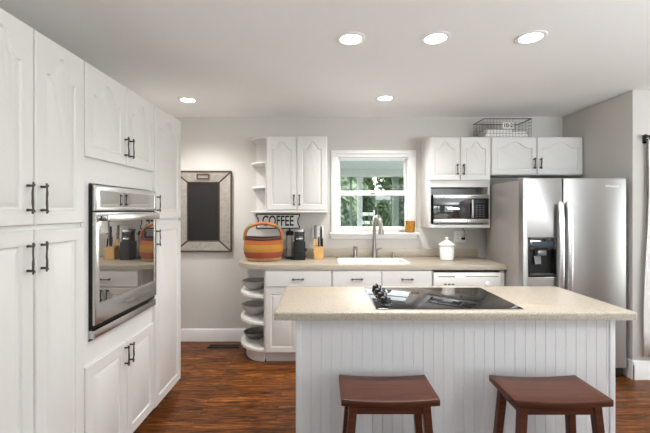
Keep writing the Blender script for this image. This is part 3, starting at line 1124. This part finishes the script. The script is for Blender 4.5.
for k in range(4):
    ed.tube([(O[k][0], -.030, O[k][1]), (I[k][0], -.018, I[k][1])], .008, 8)
ed.build('rusty_edging', M['rust'], cb)
lh = MB()
for a, b in (((-.062, 1.765), (.062, 1.765)), ((.062, 1.765), (.062, 1.812)), ((.062, 1.812), (-.062, 1.812)), ((-.062, 1.812), (-.062, 1.765))):
    lh.tube([(a[0], -.032, a[1]), (b[0], -.032, b[1])], .008, 8)
lh.build('label_holder', M['rust'], cb)

# ------------------------------------------------------------------ coffee sign
sg = thing('coffee_sign', 'white enamel sign with the word coffee in black letters, notched ends', 'sign', (-.478, YB - .001, 1.304))
def notched(hw, hh, r, k=8):
    p = [(-hw, -hh), (hw, -hh)]
    for sx in (1, -1):
        pass
    p = []
    p += [(-hw, -hh + .0), (hw, -hh)]
    for i in range(k + 1):
        a = -pi / 2 + pi * i / k
        p.append((hw - r * .35 * cos(a) , r * sin(a)))
    p += [(hw, hh), (-hw, hh)]
    for i in range(k + 1):
        a = pi / 2 - pi * i / k
        p.append((-hw + r * .35 * cos(a), r * sin(a)))
    return p
R_ = Matrix(((1, 0, 0, 0), (0, 0, -1, 0), (0, 1, 0, 0), (0, 0, 0, 1)))
MB().prism(notched(.238, .082, .05), 0, .008).xform(R_).build('border', M['ink'], sg)
MB().prism(notched(.226, .070, .05), .0075, .011, .002).xform(R_).build('face', M['signwhite'], sg)
text_mesh('lettering', 'COFFEE', .155, sg, M['ink'], (.0, -.0115, 0), sx=.64, depth=.0008, bold=.003)

# ------------------------------------------------------------------ items on the back counter
bk = thing('woven_basket', 'round woven basket in orange, yellow and red stripes with an arched handle', 'basket', (-.59, 3.73, .92))
def rimwave(x, y, z, a):
    if z > .15:
        z += (z - .15) / .085 * .008 * cos(2 * a)
    return x, y, z
prof = [(.0, .002), (.10, .0), (.148, .006), (.172, .03), (.192, .07), (.199, .11), (.197, .15), (.189, .19), (.180, .225), (.176, .232), (.170, .226), (.180, .18), (.188, .12), (.17, .04), (.13, .016), (0, .012)]
MB().lathe(prof[1:-1], seg=48, sy=.85, fn=rimwave).build('bowl', M['basket'], bk)
fz_ = MB()
for k in range(64):
    a = 2 * pi * k / 64
    ca, sa = cos(a), sin(a) * .85
    fz_.tube([(.154 * ca, .154 * sa, .005), (.1775 * ca, .1775 * sa, .032)], .0042, 6)
fz_.build('stitched_base', M['straw'], bk)
rim_ = MB()
rp = [rimwave(.178 * cos(2 * pi * k / 48), .178 * .85 * sin(2 * pi * k / 48), .228, 2 * pi * k / 48) for k in range(48)]
rim_.tube(rp, .009, 8, closed=True)
rim_.build('rim', mat('dark_brown_rim', (.07, .03, .02), .7, bump=.6, bscale=150), bk)
hp = []
for i in range(19):
    a = pi * i / 18
    hp.append((.186 * cos(a) * (1 + .06 * sin(a)), 0.0, .20 + .172 * sin(a) ** .62))
MB().tube(hp, .018, 12).build('handle', M['handlewrap'], bk)

cg = thing('coffee_press', 'slim glass coffee press with black lid and base beside the basket', 'coffee press', (-.338, 3.87, .92))
MB().lathe([(.043, .0), (.043, .018), (.036, .022)], seg=24).build('base', M['black'], cg)
MB().lathe([(.036, .021), (.036, .245)], seg=24).build('glass_body', M['frosted'], cg)
for a in (0, pi / 2, pi, 3 * pi / 2):
    MB().tube([(.039 * cos(a + .6), .039 * sin(a + .6), .01), (.039 * cos(a + .6), .039 * sin(a + .6), .25)], .003, 8).build('rod', M['black'], cg)
MB().lathe([(.041, .243), (.043, .25), (.043, .275), (.03, .29), (.008, .293), (.008, .30), (.012, .306), (.006, .315)], seg=24).build('lid', M['black'], cg)

gr = thing('coffee_grinder', 'black coffee grinder with a smoked hopper and silver lid', 'coffee grinder', (-.231, 3.80, .92))
MB().prism(rrect(-.06, .06, -.07, .07, .025, 5), 0, .185, .006, (), 3).build('body', M['black'], gr)
MB().prism(rrect(-.052, .052, -.055, .055, .03, 5), .185, .285, .003).build('hopper', M['smoke'], gr)
MB().box(-.03, .03, -.058, -.05, .205, .222, .003).build('front_badge', M['chrome'], gr)
MB().prism(rrect(-.056, .056, -.06, .06, .03, 5), .285, .312, .006, (), 3).build('lid', M['nickel'], gr)
MB().tube([(.06, 0, .10), (.075, 0, .10)], .014, 14).build('dial', M['black'], gr)
MB().prism(rrect(-.05, .05, -.0765, -.069, .003, 2), .02, .09).build('grounds_drawer', M['black'], gr)

kb_ = thing('knife_block', 'bamboo block with black and steel handled knives by the window', 'knife block', (-.035, 3.86, .92))
blk = MB()
blk.hexa([(-.05, -.06, 0), (.05, -.06, 0), (.05, .09, 0), (-.05, .09, 0), (-.05, -.06, .12), (.05, -.06, .12), (.05, .03, .140), (-.05, .03, .140)])
bmesh.ops.bevel(blk.bm, geom=blk.bm.edges[:], offset=.003, segments=2, affect='EDGES')
blk.build('block', M['bamboo'], kb_)
st_ = MB().hexa([(-.05, .0, .14), (-.015, .0, .14), (-.015, .03, .16), (-.05, .03, .16), (-.05, .03, .205), (-.015, .03, .205), (-.015, .055, .205), (-.05, .055, .205)])
st_.build('rear_step', M['bamboo'], kb_)
for (x, y, z, L, r_, mm) in ((-.034, .035, .205, .14, .018, 'chute'), (.026, .0, .130, .205, .014, 'black'), (.002, -.02, .127, .10, .011, 'black'), (.040, -.03, .125, .085, .009, 'black')):
    k_ = thing('knife', {('chute', .018): 'grey steel-handled cleaver in the bamboo block', ('black', .014): 'tallest black-handled knife in the bamboo block', ('black', .011): 'black-handled knife in the middle of the bamboo block', ('black', .009): 'shortest black-handled knife in the bamboo block'}[(mm, r_)], 'knife', (-.035 + x, 3.86 + y, .92 + z), group='knives in the bamboo block')
    hm = MB()
    tp = [(0, 0, -.004), (0, .005, L * .3), (0, .012, L * .75), (0, .014, L)]
    hm.tube(tp, [r_ * .8, r_, r_ * .92, r_ * .8], 12, flat=(.9, .8))
    hm.build('handle', M[mm], k_)
    MB().box(-r_ * .55, r_ * .55, -.004, .004, -.012, .006, .001).build('bolster', M['chrome'], k_)

cn = thing('canister', 'white lidded porcelain canister on the counter below the microwave', 'canister', (1.262, 3.74, .92))
MB().lathe([(.05, 0), (.064, .006), (.070, .025), (.071, .135), (.066, .145), (.06, .148)], seg=36).build('jar', M['white'], cn)
MB().lathe([(.060, .146), (.082, .150), (.084, .160), (.074, .167), (.05, .185), (.022, .20), (.009, .205)], seg=36).build('lid', M['white'], cn)
MB().lathe([(.008, .203), (.015, .212), (.017, .221), (.01, .231), (.002, .233)], seg=20).build('knob', M['white'], cn)

def outlet(label, x, z, wd, ht, gangs):
    o = thing('wall_outlet', label, 'outlet', (x, YB, z))
    MB().box(-wd / 2, wd / 2, -.007, 0, -ht / 2, ht / 2, .003).build('cover_plate', M['socket'], o)
    for g in range(gangs):
        gx = (g - (gangs - 1) / 2) * .046
        for s in (-1, 1):
            m = MB().prism(rrect(gx - .016, gx + .016, s * .021 - .014, s * .021 + .014, .008, 3), .0065, .0085)
            m.xform(R_).build('socket', M['socket'], o)
            MB().box(gx - .007, gx - .004, -.0092, -.008, s * .021 - .004, s * .021 + .007).box(gx + .004, gx + .007, -.0092, -.008, s * .021 - .004, s * .021 + .007).build('slot', M['gap'], o)
    return o
outlet('white double outlet plate with a plugged-in cord, behind the canister', 1.50, 1.137, .13, .12, 2)
outlet('white outlet plate on the wall behind the knife block', -.048, 1.19, .13, .125, 2)
pl = tag(MB().box(-.016, .016, -.05, -.0095, -.03, -.006, .004).tube([(0, -.045, -.012), (.012, -.05, .02), (.01, -.045, .06), (-.012, -.04, .09), (-.02, -.04, .105)], .0035, 8).build('power_cord', M['black']), 'black plug and cord hanging from the microwave cabinet', 'cord')
pl.location = (1.528, YB, 1.135)

# window sill items
cu = thing('candle_glass', 'amber glass candle holder on the window sill', 'candle holder', (.948, 3.985, 1.187))
MB().lathe([(.044, 0), (.051, .006), (.052, .11), (.053, .122), (.049, .122), (.047, .012)], seg=28).build('glass', M['amber'], cu)
MB().lathe([(.041, .013), (.041, .06), (.002, .062)], seg=24).build('wax', M['straw'], cu)
pd = tag(MB().lathe([(.016, 0), (.026, .006), (.028, .022), (.024, .026), (.018, .012)], seg=20).build('trinket_dish', M['stone']), 'small grey dish on the window sill beside the amber candle holder', 'dish')
pd.location = (.858, 3.98, 1.187)

# bowls on the end shelf
def bowl(label, z, r, h, material, name='bowl', flare=1):
    pr = [(r * .45, 0), (r * .5, .004), (r * .82, h * .45), (r * .97, h * .85), (r, h), (r * .965, h), (r * .93, h * .85), (r * .78, h * .47), (r * .45, .012)]
    o = tag(MB().lathe(pr, seg=40).build(name, material), label, 'bowl', 'grey bowls on the end shelves')
    o.location = (-.672, 3.74, z)
    return o
bowl('grey stoneware bowl on the highest rounded end shelf', .632, .135, .088, M['bowl'])
bowl('grey stoneware bowl on the middle rounded end shelf', .382, .138, .10, M['bowl'])
bowl('shallow mottled pewter bowl on the lowest rounded end shelf', .136, .118, .07, M['wireb'])

# ------------------------------------------------------------------ wire basket above the cabinets
wb = thing('wire_basket', 'grey wire locker basket on top of the wall cabinets', 'basket', (1.635, 3.735, 2.160))
BW, BD, BH = .48, .255, .188
def grid_panel(o0, ux, uy, nx, ny, r_=.0013):
    m = MB()
    o0, ux, uy = Vector(o0), Vector(ux), Vector(uy)
    for i in range(nx + 1):
        m.tube([o0 + ux * i / nx, o0 + ux * i / nx + uy], r_, 5)
    for j in range(ny + 1):
        m.tube([o0 + uy * j / ny, o0 + uy * j / ny + ux], r_, 5)
    return m
zb = .004
grid_panel((0, 0, zb), (BW, 0, 0), (0, 0, BH - zb), 15, 5).build('front_panel', M['wire'], wb)
grid_panel((0, BD, zb), (BW, 0, 0), (0, 0, BH - zb), 15, 5).build('back_panel', M['wire'], wb)
grid_panel((0, 0, zb), (0, BD, 0), (0, 0, BH - zb), 9, 6).build('side_panel', M['wire'], wb)
grid_panel((BW, 0, zb), (0, BD, 0), (0, 0, BH - zb), 9, 6).build('side_panel', M['wire'], wb)
grid_panel((0, 0, zb), (BW, 0, 0), (0, BD, 0), 12, 7).build('base', M['wire'], wb)
MB().tube([(0, 0, BH), (BW, 0, BH), (BW, BD, BH), (0, BD, BH)], .0055, 8, closed=True).build('rim', M['wire'], wb)
lp = MB().box(.185, .295, -.008, -.003, .085, .150, .003).build('number_plate', M['plate'], wb)
text_mesh('number', '10-2', .052, lp, M['ink'], (.24, -.0085, .117), depth=.0005, bold=.0012)
cl = tag(MB().box(.02, .45, .02, .23, 0, .03, .012, 3).box(.03, .44, .022, .225, .028, .058, .012, 3).box(.03, .30, .03, .22, .055, .082, .011, 3).build('folded_cloth', M['cloth']), 'white folded cloths lying inside the wire basket', 'cloth')
cl.location = (1.64, 3.735, 2.167)

# ------------------------------------------------------------------ floor register, curtain
vg = thing('floor_vent', 'dark metal floor register by the baseboard below the chalkboard', 'vent', (-1.02, 3.865, 0))
vm = MB()
for a, b, c_, d in ((-.165, .165, -.045, -.035), (-.165, .165, .035, .045), (-.165, -.155, -.035, .035), (.155, .165, -.035, .035)):
    vm.box(a, b, c_, d, 0, .006)
vm.build('frame', M['vent'], vg)
sl = MB()
for k in range(20):
    x = -.148 + k * .0156
    sl.box(x - .003, x + .003, -.035, .035, .0005, .004)
sl.build('louvers', M['vent'], vg)
MB().box(-.155, .155, -.035, .035, .0, .0006).build('back_plate', M['gap'], vg)

cr_ = thing('curtain_rod', 'dark curtain rod bracket on the end wall past the refrigerator', 'curtain rod', (0, 0, 0))
MB().tube([(2.69, 3.065, 2.035), (4.4, 3.065, 2.035)], .010, 12).build('rod', M['vent'], cr_)
MB().lathe([(.004, 0), (.016, .006), (.018, .016), (.010, .026), (.004, .03)], seg=16).xform(Matrix.Translation((2.693, 3.065, 2.035)) @ Matrix.Rotation(-pi / 2, 4, 'Y')).build('finial', M['vent'], cr_)
MB().box(2.70, 2.73, 3.112, 3.12, 1.985, 2.055, .002).tube([(2.715, 3.115, 2.01), (2.715, 3.07, 2.012), (2.715, 3.066, 2.024)], .006, 8).build('bracket', M['vent'], cr_)
cu_ = MB()
nxp = 60
ra, rb = [], []
tt = []
for i in range(nxp + 1):
    x = 2.705 + .75 * i / nxp
    d = .018 * sin(i * .82) + .006 * sin(i * 2.1)
    col = []
    for j in range(9):
        z = .20 + (2.02 - .20) * j / 8
        f = 1 - j / 8
        col.append(cu_.bm.verts.new((x - .035 * f * (1 - i / nxp) - (.012 * sin(j * .8) if i < 6 else 0), 3.066 + d * (.6 + .4 * f), z)))
    tt.append(col)
for i in range(nxp):
    for j in range(8):
        cu_.bm.faces.new((tt[i][j], tt[i + 1][j], tt[i + 1][j + 1], tt[i][j + 1]))
co = tag(cu_.build('curtain', M['curtain'], ang=80), 'white curtain hanging from the rod on the end wall', 'curtain')
sm_ = co.modifiers.new('thickness', 'SOLIDIFY')
sm_.thickness = .004

# ------------------------------------------------------------------ outdoors
gd = MB().box(-40, 40, YB + .12, 60, -.36, -.30).box(-40, 40, -40, YR - .12, -.36, -.30).box(XO + .12, 40, YR - .12, YB + .12, -.36, -.30)
struct('ground', gd, M['grass'])
struct('porch_floor', MB().box(-3, 5, YB + .13, 9.45, -.30, -.06), M['pwhite'])
struct('porch_ceiling', MB().box(-3, 5, YB + .13, 9.5, 2.47, 2.53), M['pceil'])
struct('porch_beam', MB().box(-3, 5, 9.30, 9.5, 2.28, 2.47, .005), M['pwhite'])

def post(x, wd, material, label):
    t = thing('porch_post', label, 'post', (x, 9.38, -.06))
    h = 2.34
    MB().box(-wd / 2, wd / 2, -wd / 2, wd / 2, 0, h, .008).build('shaft', M[material], t)
    MB().box(-wd / 2 - .02, wd / 2 + .02, -wd / 2 - .02, wd / 2 + .02, 0, .14, .008).build('plinth', M[material], t)
    MB().box(-wd / 2 - .015, wd / 2 + .015, -wd / 2 - .015, wd / 2 + .015, h - .09, h - .001, .006).build('capital', M[material], t)
post(1.86, .14, 'pgreen', 'thick grey-green porch post seen through the window above the faucet spout')
post(.96, .12, 'pwhite', 'white porch post seen through the middle of the window')
post(.73, .06, 'pgreen', 'thin green porch post seen through the window beside the white post')
post(.44, .07, 'pwhite', 'slim white porch post seen at the window edge above the soap dispenser')

def leaf_cloud(mb, c, rad, n, size, seed):
    rnd = random.Random(seed)
    for _ in range(n):
        while True:
            p = Vector((rnd.uniform(-1, 1), rnd.uniform(-1, 1), rnd.uniform(-1, 1)))
            if .3 < p.length < 1:
                break
        q = Vector((c[0] + p.x * rad[0], c[1] + p.y * rad[1], c[2] + p.z * rad[2]))
        s = size * rnd.uniform(.6, 1.4)
        a = Vector((rnd.gauss(0, 1), rnd.gauss(0, 1), rnd.gauss(0, 1))).normalized()
        b = a.orthogonal().normalized()
        v = [mb.bm.verts.new(q + a * s), mb.bm.verts.new(q + b * s * .45), mb.bm.verts.new(q - a * s), mb.bm.verts.new(q - b * s * .45)]
        mb.bm.faces.new(v)

def bush(x, y, r, h, material, label, seed, n=700, size=.09, grp='shrubs outside the window'):
    t = thing('garden_shrub', label, 'shrub', (x, y, -.30), group=grp)
    m = MB()
    leaf_cloud(m, (0, 0, h * .55), (r, r, h * .5), n, size, seed)
    m.build('foliage', M[material], t)
    s = MB()
    for k in range(5):
        a = k * 1.26
        s.tube([(0.03 * cos(a), .03 * sin(a), 0), (r * .4 * cos(a), r * .4 * sin(a), h * .6)], [.025, .01], 6)
    s.build('stems', M['bark'], t)

def tree(x, y, h, r, material, label, seed, n=2600, size=.16, grp='trees beyond the porch'):
    t = thing('garden_tree', label, 'tree', (x, y, -.30), group=grp)
    m = MB()
    rnd = random.Random(seed)
    for k in range(9):
        leaf_cloud(m, (rnd.uniform(-.6, .6) * r, rnd.uniform(-.6, .6) * r, h * rnd.uniform(.34, .95)), (r * .6, r * .6, r * .55), n // 7, size, seed * 11 + k)
    m.build('crown', M[material], t)
    s = MB().tube([(0, 0, 0), (.06, 0, h * .25), (-.05, .05, h * .5), (.1, 0, h * .85)], [.2, .16, .12, .04], 10)
    s.tube([(-.03, 0, h * .4), (r * .5, .1, h * .7)], [.09, .03], 8).tube([(0, 0, h * .45), (-r * .5, -.1, h * .75)], [.08, .03], 8)
    s.build('trunk', M['bark'], t)

SEEN = 'dense green shrub seen through the lower sash, '
bush(.55, 10.7, .36, 1.15, 'leafm', SEEN + 'beside the slim white post', 1)
bush(1.32, 10.9, .38, 1.10, 'leafd', SEEN + 'behind the faucet neck', 2)
bush(2.15, 11.3, .40, .95, 'leafm', SEEN + 'below the thick green post', 3)
bush(.95, 12.4, .5, 1.5, 'leafd', 'taller dark shrub behind the white porch post', 4)
tree(.75, 15.2, 5.2, 1.0, 'leafl', 'pale leafy tree behind the slim white porch post', 5)
tree(3.4, 17.5, 5.6, 1.3, 'leafm', 'green tree between the white post and the thick green post', 6)
tree(2.1, 23, 6.4, 1.8, 'leafl', 'pale leafy tree farther back, near the middle of the window', 7, 3600, .17)
tree(-1.4, 20, 7, 1.7, 'leafd', 'dark tree at the window edge beyond the garden', 8)
tree(6.2, 25, 6.5, 1.8, 'leafd', 'dark tree beyond the thick green post', 10, 3600, .18)
far = [(2.75, 25.5, .9, 5.2, 'leafm', 'green large shrub showing above the white garden chair'),
       (1.15, 19.0, .55, 2.7, 'leafd', 'dark tall shrub behind the slim white post'),
       (2.25, 19.4, .52, 2.5, 'leafd', 'dark tall shrub right behind the white garden chair'),
       (3.35, 20.0, .55, 2.2, 'leafm', 'green tall shrub in front of the pale shed'),
       (4.6, 20.5, .6, 2.9, 'leafd', 'dark tall shrub behind the thick green post'),
       (1.6, 30.5, 1.3, 5.6, 'leafm', 'large green shrub at the back of the garden in the middle of the window'),
       (4.2, 41.0, 1.5, 6.0, 'leafd', 'large dark shrub farthest back, past the pale shed'),
       (9.0, 38.0, 1.8, 6.0, 'leafd', 'large dark shrub beyond the thick green post and the shed')]
for k, (hx_, hy_, hr, hh, hl, lb) in enumerate(far):
    bush(hx_, hy_, hr, hh, hl, lb, 40 + k, 2400, .13 if 0 < k < 5 else .2)

# spiky plant near the window
sp_ = thing('spiky_plant', 'pale strap-leaved plant on a pedestal outside the window behind the faucet', 'plant', (.80, 5.35, .86 - .92))
MB().lathe([(.15, 0), (.15, .02), (.05, .05), (.05, .53), (.14, .56), (.14, .58)], seg=24).build('pedestal', M['pwhite'], sp_)
pm = MB().lathe([(.11, .58), (.15, .82), (.16, .84), (.14, .84), (.12, .76)], seg=24)
pm.build('pot', M['stone'], sp_)
lm = MB()
rnd = random.Random(4)
for k in range(46):
    a = rnd.uniform(0, 2 * pi)
    L = rnd.uniform(.5, .95)
    lean = rnd.uniform(.2, .75)
    pv = []
    for i in range(7):
        t = i / 6
        rr = lean * L * t ** 1.3
        pv.append(Vector((rr * cos(a) * .75, rr * sin(a) * .75, 
                         .80 + L * .95 * (t - .30 * lean * t * t))))
    sd_ = Vector((-sin(a), cos(a), 0))
    row = []
    for i, p in enumerate(pv):
        wd = .014 * (1 - (i / 6) ** 2) + .001
        row.append((lm.bm.verts.new(p - sd_ * wd), lm.bm.verts.new(p + sd_ * wd)))
    for i in range(6):
        lm.bm.faces.new((row[i][0], row[i][1], row[i + 1][1], row[i + 1][0]))
lm.build('leaves', M['leafl'], sp_)

# white garden bench and neighbour's house
bn = thing('garden_chair', 'white slatted chair on the lawn seen through the window past the white post', 'chair', (1.70, 13.6, -.30))
MB().box(-.27, .27, -.25, .25, .62, .66, .006).build('seat', M['pwhite'], bn)
br_ = MB()
for k in range(3):
    br_.box(-.27, .27, .22, .26, .90 + k * .32, 1.02 + k * .32, .006)
br_.build('backrest', M['pwhite'], bn)
for x in (-.24, .24):
    for y in (-.2, .24):
        MB().box(x - .03, x + .03, y - .03, y + .03, 0, .62 if y < 0 else 1.75, .006).build('leg', M['pwhite'], bn)

hs = thing('garden_shed', 'pale shed with grey roof far beyond the trees', 'shed', (5.5, 33, -.30))
MB().box(-1.3, 1.3, 0, 2.4, 0, 2.7).build('walls', M['siding'], hs)
MB().hexa([(-1.55, -.3, 2.7), (1.55, -.3, 2.7), (1.55, 2.7, 2.7), (-1.55, 2.7, 2.7), (-1.55, 1.1, 3.6), (1.55, 1.1, 3.6), (1.55, 1.3, 3.6), (-1.55, 1.3, 3.6)]).build('roof', M['roofing'], hs)
for x in (-.6, .6):
    fw = MB().box(x - .4, x + .4, -.04, 0, 1.0, 2.2, .01).build('window', M['pwhite'], hs)
    MB().box(x - .33, x + .33, -.06, -.03, 1.07, 2.13).build('pane', M['dark'], fw)

# planting behind the camera, seen only in reflections
bush(-.6, -7.0, .75, 2.3, 'leafm', 'green shrub outside the rear window nearest the oven side', 21, 900, .12, 'shrubs behind the rear windows')
bush(1.2, -7.4, .9, 2.6, 'leafd', 'dark shrub outside the rear window', 22, 900, .12, 'shrubs behind the rear windows')
bush(3.5, -7.2, 1.1, 2.8, 'leafm', 'green shrub outside the second rear window', 23, 900, .12, 'shrubs behind the rear windows')
